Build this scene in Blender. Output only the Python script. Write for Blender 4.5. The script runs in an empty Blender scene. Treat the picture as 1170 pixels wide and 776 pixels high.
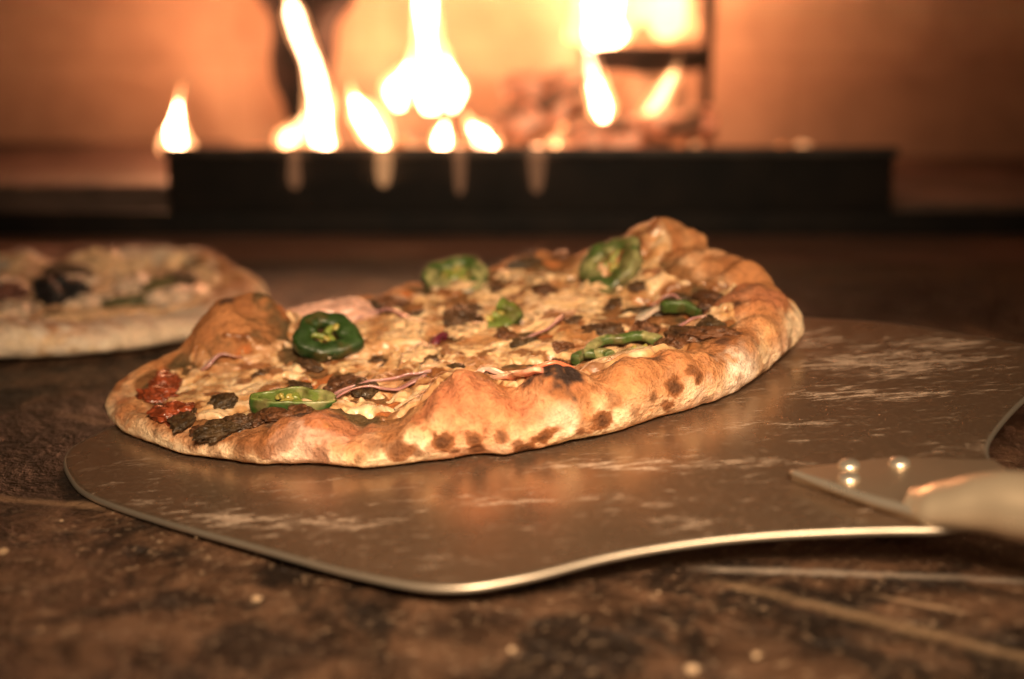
import bpy, bmesh, math, random
import numpy as np
from mathutils import Vector, Matrix, Euler
random.seed(7)
S = bpy.context.scene
COL = S.collection

# ---------------------------------------------------------------- noise
def _hash(ix, iy, iz, k=0):
    h = (ix.astype(np.int64)*374761393 + iy.astype(np.int64)*668265263 + iz.astype(np.int64)*2147483647 + k*1274126177) & 0xffffffff
    h = ((h ^ (h >> 13))*1274126177) & 0xffffffff
    h = ((h ^ (h >> 16))*2246822519) & 0xffffffff
    return ((h ^ (h >> 15)) & 0xffffff)/float(0xffffff)
def vnoise(p, seed=0):
    f = np.floor(p); t = p-f; t = t*t*t*(t*(t*6-15)+10); f = f.astype(np.int64)
    r = 0
    for a in (0, 1):
        for b in (0, 1):
            for c in (0, 1):
                w = (t[:, 0] if a else 1-t[:, 0])*(t[:, 1] if b else 1-t[:, 1])*(t[:, 2] if c else 1-t[:, 2])
                r = r + w*_hash(f[:, 0]+a, f[:, 1]+b, f[:, 2]+c, seed)
    return r*2-1
def fbm(p, scale, octv=4, seed=0, gain=.5):
    r = 0; a = 1; n = 0; q = p/scale
    for i in range(octv):
        r = r + a*vnoise(q+17.3*i, seed+i); n += a; a *= gain; q = q*2.03
    return r/n
def worley(p, scale, seed=0):
    q = p/scale; f = np.floor(q).astype(np.int64)
    d1 = np.full(len(p), 9.); d2 = np.full(len(p), 9.); idv = np.zeros(len(p))
    for a in (-1, 0, 1):
        for b in (-1, 0, 1):
            for c in (-1, 0, 1):
                g = f+np.array([a, b, c])
                j = np.stack([_hash(g[:, 0], g[:, 1], g[:, 2], seed+k) for k in (1, 2, 3)], 1)
                d = np.linalg.norm(g+j-q, axis=1)
                m = d < d1
                d2 = np.where(m, d1, np.minimum(d2, d)); idv = np.where(m, _hash(g[:, 0], g[:, 1], g[:, 2], seed+9), idv)
                d1 = np.where(m, d, d1)
    return d1, d2, idv
def sst(a, b, x):
    t = np.clip((x-a)/(b-a), 0, 1); return t*t*(3-2*t)
def lerp(a, b, t): return a+(b-a)*t
def cmix(c, col, t): return c*(1-t[:, None])+np.asarray(col, float)[None, :]*t[:, None]

# ---------------------------------------------------------------- objects
def tag(o, label=None, cat=None, group=None, kind=None):
    for k, v in (('label', label), ('category', cat), ('group', group), ('kind', kind)):
        if v: o[k] = v
    return o
def link(name, me, m, parent=None, loc=None, rot=None):
    o = bpy.data.objects.new(name, me); COL.objects.link(o)
    if m: me.materials.append(m)
    if parent: o.parent = parent
    if loc is not None: o.location = loc
    if rot is not None: o.rotation_euler = rot
    return o
def mesh_np(name, V, F, smooth=True, col=None):
    me = bpy.data.meshes.new(name)
    F = np.asarray(F); n = F.shape[1]
    me.vertices.add(len(V)); me.vertices.foreach_set('co', np.asarray(V, np.float32).ravel())
    me.loops.add(F.size); me.loops.foreach_set('vertex_index', F.astype(np.int32).ravel())
    me.polygons.add(len(F)); me.polygons.foreach_set('loop_start', np.arange(0, F.size, n, dtype=np.int32))
    me.polygons.foreach_set('loop_total', np.full(len(F), n, np.int32))
    me.update(calc_edges=True); me.validate()
    me.polygons.foreach_set('use_smooth', np.full(len(me.polygons), smooth))
    if col is not None: setcol(me, col)
    return me
def setcol(me, col):
    a = me.color_attributes.new('Col', 'FLOAT_COLOR', 'POINT')
    c = np.ones((len(col), 4), np.float32); c[:, :col.shape[1]] = col
    a.data.foreach_set('color', c.ravel())
def bm_mesh(bm, name, smooth=True):
    me = bpy.data.meshes.new(name); bm.to_mesh(me); bm.free()
    for p in me.polygons: p.use_smooth = smooth
    return me
def empty(name, loc=(0, 0, 0), rot=None):
    o = bpy.data.objects.new(name, None); COL.objects.link(o); o.location = loc
    o.empty_display_size = .02
    if rot is not None: o.rotation_euler = rot
    return o
def box_bm(bm, x0, x1, y0, y1, z0, z1, bevel=.001):
    r = bmesh.ops.create_cube(bm, size=1); vs = r['verts']
    for v in vs:
        v.co = Vector((lerp(x0, x1, v.co.x+.5), lerp(y0, y1, v.co.y+.5), lerp(z0, z1, v.co.z+.5)))
    if bevel:
        es = list({e for v in vs for e in v.link_edges})
        bmesh.ops.bevel(bm, geom=es, offset=bevel, segments=2, affect='EDGES', profile=.6)
def grid_faces(nu, nv, wrap_u):
    i = np.arange(nu if wrap_u else nu-1)[:, None]; j = np.arange(nv-1)[None, :]
    i2 = (i+1) % nu
    return np.stack([i*nv+j, i*nv+j+1, i2*nv+j+1, i2*nv+j], -1).reshape(-1, 4)
def tube(name, pts, rad, nseg=14, flat=1.0, noise=0., sub=10, seed=0):
    """swept closed tube through pts (catmull-rom) with radii"""
    P = [np.array(p, float) for p in pts]; P = [2*P[0]-P[1]]+P+[2*P[-1]-P[-2]]
    R = [rad[0]]+list(rad)+[rad[-1]]
    C, RR = [], []
    for k in range(1, len(P)-2):
        for s in range(sub):
            t = s/sub
            C.append(.5*((2*P[k])+(P[k+1]-P[k-1])*t+(2*P[k-1]-5*P[k]+4*P[k+1]-P[k+2])*t*t+(3*P[k]-P[k-1]-3*P[k+1]+P[k+2])*t**3))
            RR.append(lerp(R[k], R[k+1], t*t*(3-2*t)))
    C.append(P[-2]); RR.append(R[-2]); C = np.array(C); RR = np.array(RR)
    T = np.gradient(C, axis=0); T /= np.linalg.norm(T, axis=1)[:, None]+1e-12
    up = np.array([0, 1., 0]) if abs(T[0][1]) < .8 else np.array([0, 0, 1.])
    V = []
    for c, t, r in zip(C, T, RR):
        s = np.cross(t, up); s /= np.linalg.norm(s); u = np.cross(s, t)
        for k in range(nseg):
            a = 2*math.pi*k/nseg; V.append(c+r*(s*math.cos(a)+u*flat*math.sin(a)))
    V = np.array(V)
    if noise:
        n = fbm(V, noise*6, 3, seed)[:, None]; ctr = np.repeat(C, nseg, 0); d = V-ctr; V = ctr+d*(1+n*.6)
    n = len(C)
    F = []
    for i in range(n-1):
        for k in range(nseg):
            F.append((i*nseg+k, i*nseg+(k+1) % nseg, (i+1)*nseg+(k+1) % nseg, (i+1)*nseg+k))
    me = bpy.data.meshes.new(name)
    F = [tuple(f) for f in F]+[tuple(range(nseg))[::-1], tuple((n-1)*nseg+k for k in range(nseg))]
    me.from_pydata([tuple(v) for v in V], [], F); me.update()
    for p in me.polygons: p.use_smooth = True
    return me

# ---------------------------------------------------------------- materials
def mat(name):
    m = bpy.data.materials.new(name); m.use_nodes = True
    nt = m.node_tree; return m, nt, nt.nodes['Principled BSDF']
def N(nt, t, **kw):
    n = nt.nodes.new(t)
    for k, v in kw.items():
        if k.startswith('i_'): n.inputs[k[2:].replace('_', ' ')].default_value = v
        else: setattr(n, k, v)
    return n
def noise_n(nt, scale, detail=5, rough=.55, vec=None, dist=0.):
    n = N(nt, 'ShaderNodeTexNoise'); n.inputs['Scale'].default_value = scale; n.inputs['Detail'].default_value = detail
    n.inputs['Roughness'].default_value = rough; n.inputs['Distortion'].default_value = dist
    if vec is not None: nt.links.new(vec, n.inputs['Vector'])
    return n
def ramp_n(nt, fac, stops):
    r = N(nt, 'ShaderNodeValToRGB'); e = r.color_ramp.elements
    while len(e) > 1: e.remove(e[-1])
    e[0].position = stops[0][0]; e[0].color = (*stops[0][1], 1) if not isinstance(stops[0][1], (int, float)) else (stops[0][1],)*3+(1,)
    for p, c in stops[1:]:
        x = e.new(p); x.color = (*c, 1) if not isinstance(c, (int, float)) else (c, c, c, 1)
    nt.links.new(fac, r.inputs['Fac']); return r
def mix_n(nt, fac, a, b, mode='MIX'):
    m = N(nt, 'ShaderNodeMix', data_type='RGBA', blend_type=mode)
    for s, v in ((m.inputs[0], fac), (m.inputs[6], a), (m.inputs[7], b)):
        if hasattr(v, 'is_output'): nt.links.new(v, s)
        elif isinstance(v, (int, float)): s.default_value = v
        else: s.default_value = (*v, 1)
    return m.outputs[2]
def bump_n(nt, b, h, dist, strength=1., prev=None):
    n = N(nt, 'ShaderNodeBump'); n.inputs['Distance'].default_value = dist; n.inputs['Strength'].default_value = strength
    nt.links.new(h, n.inputs['Height'])
    if prev is not None: nt.links.new(prev, n.inputs['Normal'])
    if b is not None: nt.links.new(n.outputs[0], b.inputs['Normal'])
    return n.outputs[0]
def coord(nt, which='Object'):
    return N(nt, 'ShaderNodeTexCoord').outputs[which]

def attr_mat(name, rough, sss=0., bump_scale=900, bump_d=.0003, spec=.5, coat=0., var=.18, rvar=.15, sssr=.003, scol=(1, .5, .25)):
    m, nt, b = mat(name)
    v = coord(nt)
    a = N(nt, 'ShaderNodeAttribute', attribute_name='Col')
    n1 = noise_n(nt, bump_scale*.5, 5, .6, v); n2 = noise_n(nt, bump_scale, 4, .6, v)
    r = ramp_n(nt, n1.outputs['Fac'], [(.3, 1-var), (.7, 1+var)])
    c = mix_n(nt, 1., a.outputs['Color'], r.outputs['Color'], 'MULTIPLY')
    nt.links.new(c, b.inputs['Base Color'])
    rr = N(nt, 'ShaderNodeMapRange'); nt.links.new(n1.outputs['Fac'], rr.inputs['Value'])
    rr.inputs['From Min'].default_value = .35; rr.inputs['From Max'].default_value = .65
    rr.inputs['To Min'].default_value = max(.05, rough-rvar); rr.inputs['To Max'].default_value = min(1, rough+rvar)
    nt.links.new(rr.outputs[0], b.inputs['Roughness'])
    b.inputs['Specular IOR Level'].default_value = spec
    b.inputs['Coat Weight'].default_value = coat; b.inputs['Coat Roughness'].default_value = .15
    if sss:
        b.inputs['Subsurface Weight'].default_value = sss; b.inputs['Subsurface Radius'].default_value = scol
        b.inputs['Subsurface Scale'].default_value = sssr
    p = bump_n(nt, None, n1.outputs['Fac'], bump_d)
    bump_n(nt, b, n2.outputs['Fac'], bump_d*.5, 1, p)
    return m
M_crust = attr_mat('baked_crust', .62, .06, 1100, .0009, .35, var=.22)
M_cheese = attr_mat('melted_cheese', .34, .25, 450, .0004, .45, .15, var=.14, rvar=.16)
M_meat = attr_mat('browned_sausage', .45, 0, 1200, .0006, .5, .15, var=.4)
M_green = attr_mat('green_pepper', .42, .15, 600, .0003, .5, .15, scol=(.4, 1, .2))
M_onion = attr_mat('cooked_onion', .3, .25, 500, .00015, .5, .2)
M_tomato = attr_mat('roasted_tomato', .28, .2, 700, .0003, .5, .4)

# peel steel
def steel(name, base, r0, r1, flour=False, edge=False):
    m, nt, b = mat(name); v = coord(nt)
    mp = N(nt, 'ShaderNodeMapping'); mp.inputs['Scale'].default_value = (1, .12, 1); mp.inputs['Rotation'].default_value = (0, 0, .65)
    nt.links.new(v, mp.inputs['Vector'])
    br = noise_n(nt, 900, 4, .6, mp.outputs[0])
    bl = noise_n(nt, 38, 4, .6, v)
    b.inputs['Metallic'].default_value = .85
    c = mix_n(nt, ramp_n(nt, bl.outputs['Fac'], [(.35, 0), (.7, 1)]).outputs['Color'], base, tuple(x*.9 for x in base))
    nt.links.new(c, b.inputs['Base Color'])
    mr = N(nt, 'ShaderNodeMapRange'); mr.inputs['To Min'].default_value = r0; mr.inputs['To Max'].default_value = r1
    mr.inputs['From Min'].default_value = .3; mr.inputs['From Max'].default_value = .7
    nt.links.new(bl.outputs['Fac'], mr.inputs['Value']); nt.links.new(mr.outputs[0], b.inputs['Roughness'])
    wav = noise_n(nt, 14, 2, .5, v)
    p = bump_n(nt, None, wav.outputs['Fac'], .0012)
    bump_n(nt, b, br.outputs['Fac'], .00004, .6, p)
    if flour:
        d = N(nt, 'ShaderNodeBsdfPrincipled'); d.inputs['Roughness'].default_value = .85
        sm = N(nt, 'ShaderNodeMapping'); sm.inputs['Scale'].default_value = (.8, 3.6, 1); sm.inputs['Rotation'].default_value = (0, 0, .12)
        nt.links.new(v, sm.inputs['Vector'])
        med = noise_n(nt, 150, 7, .74, sm.outputs[0], .5)
        fine = noise_n(nt, 1500, 3, .7, v); big = noise_n(nt, 34, 4, .6, sm.outputs[0], .8)
        acc = None
        for (px_, py_, rx_, ry_, k_) in ((.160, -.072, .040, .026, 1.), (.135, -.045, .022, .016, .8), (.142, -.103, .032, .008, .9), (.105, -.125, .035, .006, .7), (.066, -.147, .045, .006, .9), (.02, -.165, .06, .006, .5),
                                         (-.045, -.168, .035, .008, .9), (-.018, -.176, .02, .006, .7), (.072, -.190, .012, .007, .6), (.178, -.058, .02, .01, 1.), (-.08, -.150, .015, .004, .4)):
            mp_ = N(nt, 'ShaderNodeMapping', vector_type='TEXTURE'); mp_.inputs['Location'].default_value = (px_, py_, 0); mp_.inputs['Rotation'].default_value = (0, 0, -.12); mp_.inputs['Scale'].default_value = (rx_, ry_, 1)
            nt.links.new(v, mp_.inputs['Vector']); ln = N(nt, 'ShaderNodeVectorMath', operation='LENGTH'); nt.links.new(mp_.outputs[0], ln.inputs[0])
            f_ = N(nt, 'ShaderNodeMapRange', interpolation_type='SMOOTHSTEP'); nt.links.new(ln.outputs['Value'], f_.inputs['Value']); f_.inputs['From Min'].default_value = .2; f_.inputs['From Max'].default_value = 1.35; f_.inputs['To Min'].default_value = k_; f_.inputs['To Max'].default_value = 0
            if acc is None: acc = f_.outputs[0]
            else:
                mx = N(nt, 'ShaderNodeMath', operation='MAXIMUM'); nt.links.new(acc, mx.inputs[0]); nt.links.new(f_.outputs[0], mx.inputs[1]); acc = mx.outputs[0]
        th = N(nt, 'ShaderNodeMath', operation='MULTIPLY_ADD'); nt.links.new(acc, th.inputs[0]); th.inputs[1].default_value = .16; nt.links.new(med.outputs['Fac'], th.inputs[2])
        th2 = N(nt, 'ShaderNodeMath', operation='MULTIPLY_ADD'); nt.links.new(big.outputs['Fac'], th2.inputs[0]); th2.inputs[1].default_value = .45; nt.links.new(th.outputs[0], th2.inputs[2])
        a = ramp_n(nt, th2.outputs[0], [(.82, 0), (.97, 1)]).outputs['Color']
        cc = ramp_n(nt, fine.outputs['Fac'], [(.35, .3), (.65, 1)]).outputs['Color']
        f = mix_n(nt, 1., a, cc, 'MULTIPLY')
        # thin all-over dust
        dust = ramp_n(nt, noise_n(nt, 700, 3, .75, v).outputs['Fac'], [(.55, 0), (.8, .2)]).outputs['Color']
        f = mix_n(nt, 1., f, dust, 'LIGHTEN')
        f = mix_n(nt, 1., f, (.75, .75, .75), 'MULTIPLY')
        d.inputs['Base Color'].default_value = (.62, .47, .36, 1)
        ms = N(nt, 'ShaderNodeMixShader'); nt.links.new(f, ms.inputs[0])
        nt.links.new(b.outputs[0], ms.inputs[1]); nt.links.new(d.outputs[0], ms.inputs[2])
        nt.links.new(ms.outputs[0], nt.nodes['Material Output'].inputs['Surface'])
    return m
M_blade = steel('floured_steel', (.35, .245, .165), .24, .34, flour=True)
M_steel = steel('brushed_steel', (.80, .68, .54), .20, .30)
M_edge = steel('edge_highlight', (.50, .43, .35), .34, .46)  # lighter steel puts the key highlight along the blade edge into the colour
M_rivet = steel('bright_rivet', (.8, .72, .6), .26, .34)
M_handle = steel('satin_handle', (.76, .62, .45), .26, .34); M_handle.node_tree.nodes['Principled BSDF'].inputs['Metallic'].default_value = .7

def plain(name, c1, c2, scale, rough=.7, bump=.001, metallic=0., spec=.5, detail=6, stops=(.35, .65)):
    m, nt, b = mat(name); v = coord(nt)
    n = noise_n(nt, scale, detail, .62, v)
    r = ramp_n(nt, n.outputs['Fac'], [(stops[0], c1), (stops[1], c2)])
    nt.links.new(r.outputs['Color'], b.inputs['Base Color']); b.inputs['Roughness'].default_value = rough
    b.inputs['Metallic'].default_value = metallic; b.inputs['Specular IOR Level'].default_value = spec
    bump_n(nt, b, n.outputs['Fac'], bump)
    return m
M_tray = plain('sooty_iron', (.004, .0032, .003), (.012, .008, .006), 30, .7, .001, spec=.2)
M_char = plain('charred_wood', (.005, .003, .0025), (.028, .012, .008), 45, .9, .004)
M_ashlog = plain('ashy_glowing_wood', (.10, .05, .035), (.32, .19, .13), 40, .9, .004)
_nt = M_ashlog.node_tree; _b = _nt.nodes['Principled BSDF']; _n = noise_n(_nt, 70, 4, .6, coord(_nt), .5)
_nt.links.new(ramp_n(_nt, _n.outputs['Fac'], [(.48, (0, 0, 0)), (.56, (.8, .16, .05)), (.68, (1, .42, .2))]).outputs['Color'], _b.inputs['Emission Color']); _b.inputs['Emission Strength'].default_value = .9

# oven floor
m, nt, b = mat('oven_floor_stone'); M_floor = m; v = coord(nt)
n1 = noise_n(nt, 9, 6, .62, v, .6); n2 = noise_n(nt, 60, 6, .7, v, .3); n3 = noise_n(nt, 420, 3, .6, v)
c = ramp_n(nt, n1.outputs['Fac'], [(.38, (.006, .0034, .0025)), (.48, (.021, .011, .0065)), (.55, (.040, .020, .0115)), (.66, (.068, .035, .020))]).outputs['Color']
c = mix_n(nt, ramp_n(nt, n2.outputs['Fac'], [(.40, .0), (.62, .8)]).outputs['Color'], c, (.13, .068, .038))
c = mix_n(nt, ramp_n(nt, noise_n(nt, 26, 5, .7, v, .5).outputs['Fac'], [(.48, .0), (.56, .9)]).outputs['Color'], c, (.009, .0055, .004))
sp = ramp_n(nt, n3.outputs['Fac'], [(.60, 0), (.68, .8)]).outputs['Color']
c = mix_n(nt, sp, c, (.25, .17, .11))
# far floor band with the fire's red-brown light put into the colour; dark patches
sx = N(nt, 'ShaderNodeSeparateXYZ'); nt.links.new(v, sx.inputs[0])
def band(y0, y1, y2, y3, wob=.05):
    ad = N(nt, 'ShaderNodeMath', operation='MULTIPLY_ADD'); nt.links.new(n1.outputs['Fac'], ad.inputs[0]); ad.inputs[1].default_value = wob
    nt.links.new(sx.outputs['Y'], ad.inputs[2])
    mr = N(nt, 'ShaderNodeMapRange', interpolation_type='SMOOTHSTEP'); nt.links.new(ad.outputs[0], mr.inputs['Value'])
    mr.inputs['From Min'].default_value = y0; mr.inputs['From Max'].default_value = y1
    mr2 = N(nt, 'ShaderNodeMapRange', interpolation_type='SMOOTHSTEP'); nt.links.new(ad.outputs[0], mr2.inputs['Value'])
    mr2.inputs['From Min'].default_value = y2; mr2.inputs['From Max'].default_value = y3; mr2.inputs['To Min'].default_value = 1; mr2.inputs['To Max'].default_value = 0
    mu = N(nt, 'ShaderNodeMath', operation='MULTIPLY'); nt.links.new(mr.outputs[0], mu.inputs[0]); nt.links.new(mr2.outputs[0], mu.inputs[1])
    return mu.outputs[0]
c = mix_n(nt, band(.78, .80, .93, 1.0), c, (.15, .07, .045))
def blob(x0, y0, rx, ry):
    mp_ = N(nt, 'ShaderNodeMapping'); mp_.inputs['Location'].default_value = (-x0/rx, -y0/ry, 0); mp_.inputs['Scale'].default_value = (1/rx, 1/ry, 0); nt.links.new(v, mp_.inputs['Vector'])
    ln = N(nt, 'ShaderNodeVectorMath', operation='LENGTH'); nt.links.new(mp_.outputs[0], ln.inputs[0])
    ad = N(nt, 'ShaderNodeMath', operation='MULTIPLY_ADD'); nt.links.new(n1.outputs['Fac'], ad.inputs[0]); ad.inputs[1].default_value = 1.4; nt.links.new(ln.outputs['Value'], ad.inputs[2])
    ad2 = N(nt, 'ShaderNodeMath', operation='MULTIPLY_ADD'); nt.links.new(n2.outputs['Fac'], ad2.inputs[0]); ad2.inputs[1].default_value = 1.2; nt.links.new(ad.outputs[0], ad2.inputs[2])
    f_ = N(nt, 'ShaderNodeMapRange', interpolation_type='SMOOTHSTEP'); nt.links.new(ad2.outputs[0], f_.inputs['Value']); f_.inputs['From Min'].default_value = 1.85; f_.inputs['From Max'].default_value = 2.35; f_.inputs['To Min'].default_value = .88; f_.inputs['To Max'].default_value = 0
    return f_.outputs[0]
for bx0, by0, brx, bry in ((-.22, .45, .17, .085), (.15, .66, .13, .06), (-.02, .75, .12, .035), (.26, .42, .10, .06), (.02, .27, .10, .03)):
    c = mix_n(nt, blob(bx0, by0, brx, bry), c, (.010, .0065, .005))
# pale and brownish straight marks near the mouth of the oven
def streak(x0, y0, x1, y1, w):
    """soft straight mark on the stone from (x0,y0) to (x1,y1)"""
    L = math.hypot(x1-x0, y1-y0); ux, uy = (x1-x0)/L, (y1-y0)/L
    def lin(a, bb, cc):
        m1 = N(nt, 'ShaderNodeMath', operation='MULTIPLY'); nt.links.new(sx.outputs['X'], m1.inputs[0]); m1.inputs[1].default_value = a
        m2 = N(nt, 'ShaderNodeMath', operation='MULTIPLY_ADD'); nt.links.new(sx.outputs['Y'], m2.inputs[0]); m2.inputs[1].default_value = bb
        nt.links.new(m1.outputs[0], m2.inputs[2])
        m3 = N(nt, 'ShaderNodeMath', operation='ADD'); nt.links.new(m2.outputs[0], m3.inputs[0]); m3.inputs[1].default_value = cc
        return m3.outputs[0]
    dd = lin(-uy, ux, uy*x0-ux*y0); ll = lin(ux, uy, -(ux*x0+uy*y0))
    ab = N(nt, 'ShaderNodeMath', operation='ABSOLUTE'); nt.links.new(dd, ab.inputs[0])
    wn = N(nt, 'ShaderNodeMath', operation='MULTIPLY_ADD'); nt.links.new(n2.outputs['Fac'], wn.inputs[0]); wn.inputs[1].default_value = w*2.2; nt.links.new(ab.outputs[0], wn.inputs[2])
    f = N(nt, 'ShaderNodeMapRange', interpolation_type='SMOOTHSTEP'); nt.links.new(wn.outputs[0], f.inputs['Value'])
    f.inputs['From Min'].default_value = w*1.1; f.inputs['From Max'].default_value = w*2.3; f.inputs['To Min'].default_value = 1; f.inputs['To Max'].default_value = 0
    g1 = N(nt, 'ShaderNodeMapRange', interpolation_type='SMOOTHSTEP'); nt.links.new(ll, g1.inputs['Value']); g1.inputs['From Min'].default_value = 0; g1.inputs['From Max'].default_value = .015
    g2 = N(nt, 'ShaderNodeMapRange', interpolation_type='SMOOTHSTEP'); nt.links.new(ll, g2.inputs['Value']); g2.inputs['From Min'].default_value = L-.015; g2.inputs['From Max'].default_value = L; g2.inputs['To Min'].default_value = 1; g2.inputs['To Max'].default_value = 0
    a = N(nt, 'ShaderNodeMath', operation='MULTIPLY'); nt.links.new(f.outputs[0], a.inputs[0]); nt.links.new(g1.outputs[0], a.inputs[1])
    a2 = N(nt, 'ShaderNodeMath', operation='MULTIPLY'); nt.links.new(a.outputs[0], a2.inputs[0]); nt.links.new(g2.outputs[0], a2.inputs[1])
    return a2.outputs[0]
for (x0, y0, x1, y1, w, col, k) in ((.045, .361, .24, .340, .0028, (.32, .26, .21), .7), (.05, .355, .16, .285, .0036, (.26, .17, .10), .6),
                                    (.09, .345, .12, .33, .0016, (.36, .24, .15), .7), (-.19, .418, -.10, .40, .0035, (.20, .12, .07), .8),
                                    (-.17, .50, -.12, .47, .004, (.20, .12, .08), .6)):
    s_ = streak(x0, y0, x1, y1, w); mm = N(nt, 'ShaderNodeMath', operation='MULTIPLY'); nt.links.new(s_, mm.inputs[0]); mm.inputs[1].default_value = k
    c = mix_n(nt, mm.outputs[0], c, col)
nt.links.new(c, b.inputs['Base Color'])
rr = N(nt, 'ShaderNodeMapRange'); nt.links.new(n2.outputs['Fac'], rr.inputs['Value']); rr.inputs['To Min'].default_value = .25; rr.inputs['To Max'].default_value = .7
nt.links.new(rr.outputs[0], b.inputs['Roughness']); b.inputs['Specular IOR Level'].default_value = .45
p = bump_n(nt, None, n1.outputs['Fac'], .012); p = bump_n(nt, None, n2.outputs['Fac'], .004, 1, p); bump_n(nt, b, n3.outputs['Fac'], .0004, 1, p)

# oven wall: heat-stained refractory with soot marks
m, nt, b = mat('fire_brick'); M_wall = m; v = coord(nt)
n1 = noise_n(nt, 3.2, 5, .6, v, .4); n2 = noise_n(nt, 28, 5, .6, v)
c = ramp_n(nt, n1.outputs['Fac'], [(.3, (.42, .26, .17)), (.7, (.66, .45, .31))]).outputs['Color']
c = mix_n(nt, ramp_n(nt, n2.outputs['Fac'], [(.45, 0), (.7, .35)]).outputs['Color'], c, (.32, .20, .14))
bk = N(nt, 'ShaderNodeTexBrick'); mpb = N(nt, 'ShaderNodeMapping'); mpb.inputs['Rotation'].default_value = (math.pi/2, 0, 0)
nt.links.new(v, mpb.inputs['Vector']); nt.links.new(mpb.outputs[0], bk.inputs['Vector'])
bk.inputs['Scale'].default_value = 1; bk.inputs['Brick Width'].default_value = .22; bk.inputs['Row Height'].default_value = .085; bk.inputs['Mortar Size'].default_value = .003; bk.inputs['Mortar Smooth'].default_value = .4
c = mix_n(nt, mix_n(nt, 1., bk.outputs['Fac'], (.25, .25, .25), 'MULTIPLY'), c, (.30, .19, .12))
nt.links.new(c, b.inputs['Base Color']); b.inputs['Roughness'].default_value = .85
p = bump_n(nt, None, n2.outputs['Fac'], .003); bump_n(nt, b, bk.outputs['Fac'], .002, -1, p)

def emis(name, color, strength):
    """burning gas: even glow per metre of depth, so thin edges are dim and orange and the core is white hot"""
    m = bpy.data.materials.new(name); m.use_nodes = True; nt = m.node_tree
    for n in list(nt.nodes):
        if n.type == 'BSDF_PRINCIPLED': nt.nodes.remove(n)
    e = N(nt, 'ShaderNodeEmission'); e.inputs['Strength'].default_value = strength; e.inputs['Color'].default_value = (*color, 1)
    nt.links.new(e.outputs[0], nt.nodes['Material Output'].inputs['Volume'])
    return m
M_flame = emis('white_hot_flame', (1., .56, .30), 165)
M_sheath = emis('outer_flame', (1., .42, .16), 17)
M_sheath_o = emis('outer_orange_flame', (1., .40, .15), 12)
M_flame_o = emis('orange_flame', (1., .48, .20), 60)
M_glow_d = emis('dim_orange_glow', (1., .44, .20), 20)

# embers
m, nt, b = mat('glowing_embers'); M_ember = m; v = coord(nt)
n1 = noise_n(nt, 55, 5, .6, v)
b.inputs['Base Color'].default_value = (.12, .07, .05, 1); b.inputs['Roughness'].default_value = .9
nt.links.new(ramp_n(nt, n1.outputs['Fac'], [(.40, (0, 0, 0)), (.52, (.9, .22, .05)), (.68, (1, .55, .25))]).outputs['Color'], b.inputs['Emission Color'])
b.inputs['Emission Strength'].default_value = 1.3

# ---------------------------------------------------------------- the setting
def plane_grid(name, x0, x1, y0, y1, nx, ny, zf, m, parent=None):
    X, Y = np.meshgrid(np.linspace(x0, x1, nx), np.linspace(y0, y1, ny), indexing='ij')
    V = np.stack([X.ravel(), Y.ravel(), np.zeros(X.size)], 1); V[:, 2] = zf(V)
    return link(name, mesh_np(name, V, grid_faces(nx, ny, False)[:, ::-1]), m, parent)
fl = plane_grid('floor', -1.6, 1.6, -.6, 2.0, 400, 320, lambda V: .0007*fbm(V, .05, 4, 5)-.0008, M_floor)
tag(fl, kind='structure')
# back wall and side cheeks of the oven
bm = bmesh.new(); box_bm(bm, -1.2, 1.2, 1.13, 1.25, -.05, .62, .003)
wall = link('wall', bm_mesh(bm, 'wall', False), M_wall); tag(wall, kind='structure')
# low stone ledge left of the tray
M_ledge = plain('soot_stained_stone', (.05, .03, .024), (.16, .10, .075), 12, .85, .004)
bm = bmesh.new(); box_bm(bm, -.62, -.215, .90, 1.12, -.02, .022, .008)
o = link('stone_ledge', bm_mesh(bm, 'stone_ledge'), M_ledge)
tag(o, 'soot stained grey brown stone ledge left of the burning fire tray', 'ledge')
bm = bmesh.new(); box_bm(bm, .245, .62, .90, 1.12, -.02, .010, .008)
o = link('stone_ledge', bm_mesh(bm, 'stone_ledge'), M_ledge)
tag(o, 'dark brown stone ledge right of the burning fire tray', 'ledge')

# fire tray : X,Z helpers give metres in the fire's own plane
def FX(px): return (px-585)*.000585
def FZ(py): return .0344+(175-py)*.000569
tray = empty('fire_tray', (.011, .93, 0)); tag(tray, 'long black iron fire tray holding burning wood at the back of the oven', 'fire tray')
tx0, tx1 = -.218, .218
def part(name, boxes, m, parent, bev=.0015):
    bm = bmesh.new()
    for b_ in boxes: box_bm(bm, *b_, bev)
    return link(name, bm_mesh(bm, name), m, parent)
part('front_panel', [(tx0, tx1, -.08, -.074, 0, .0495)], M_tray, tray)
part('back_panel', [(tx0, tx1, .074, .08, 0, .026)], M_tray, tray)
part('side_panel', [(tx0, tx0+.006, -.0735, .0735, 0, .030)], M_tray, tray)
part('side_panel', [(tx1-.006, tx1, -.0735, .0735, 0, .030)], M_tray, tray)
part('rim', [(tx0-.002, tx1+.002, -.083, -.079, .046, .052)], plain('worn_iron_rim', (.015, .012, .011), (.06, .045, .036), 60, .5), tray)
part('bottom', [(tx0+.007, tx1-.007, -.073, .073, .002, .006)], M_tray, tray)
for i, (x, w) in enumerate(((-.150, .05), (-.02, .06), (.07, .04), (.15, .05))):
    part('panel_seam', [(x-.0015, x+.0015, -.0818, -.0802, .002, .045)], M_tray, tray, .0004)
bm = bmesh.new(); box_bm(bm, -.60, .60, .843, .849, -.002, .0135, .001)  # low black bar across the full width of the floor
o = link('dark_strip', bm_mesh(bm, 'dark_strip'), M_tray); tag(o, 'low black strip along the oven floor in front of the fire tray', 'metal strip')

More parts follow.
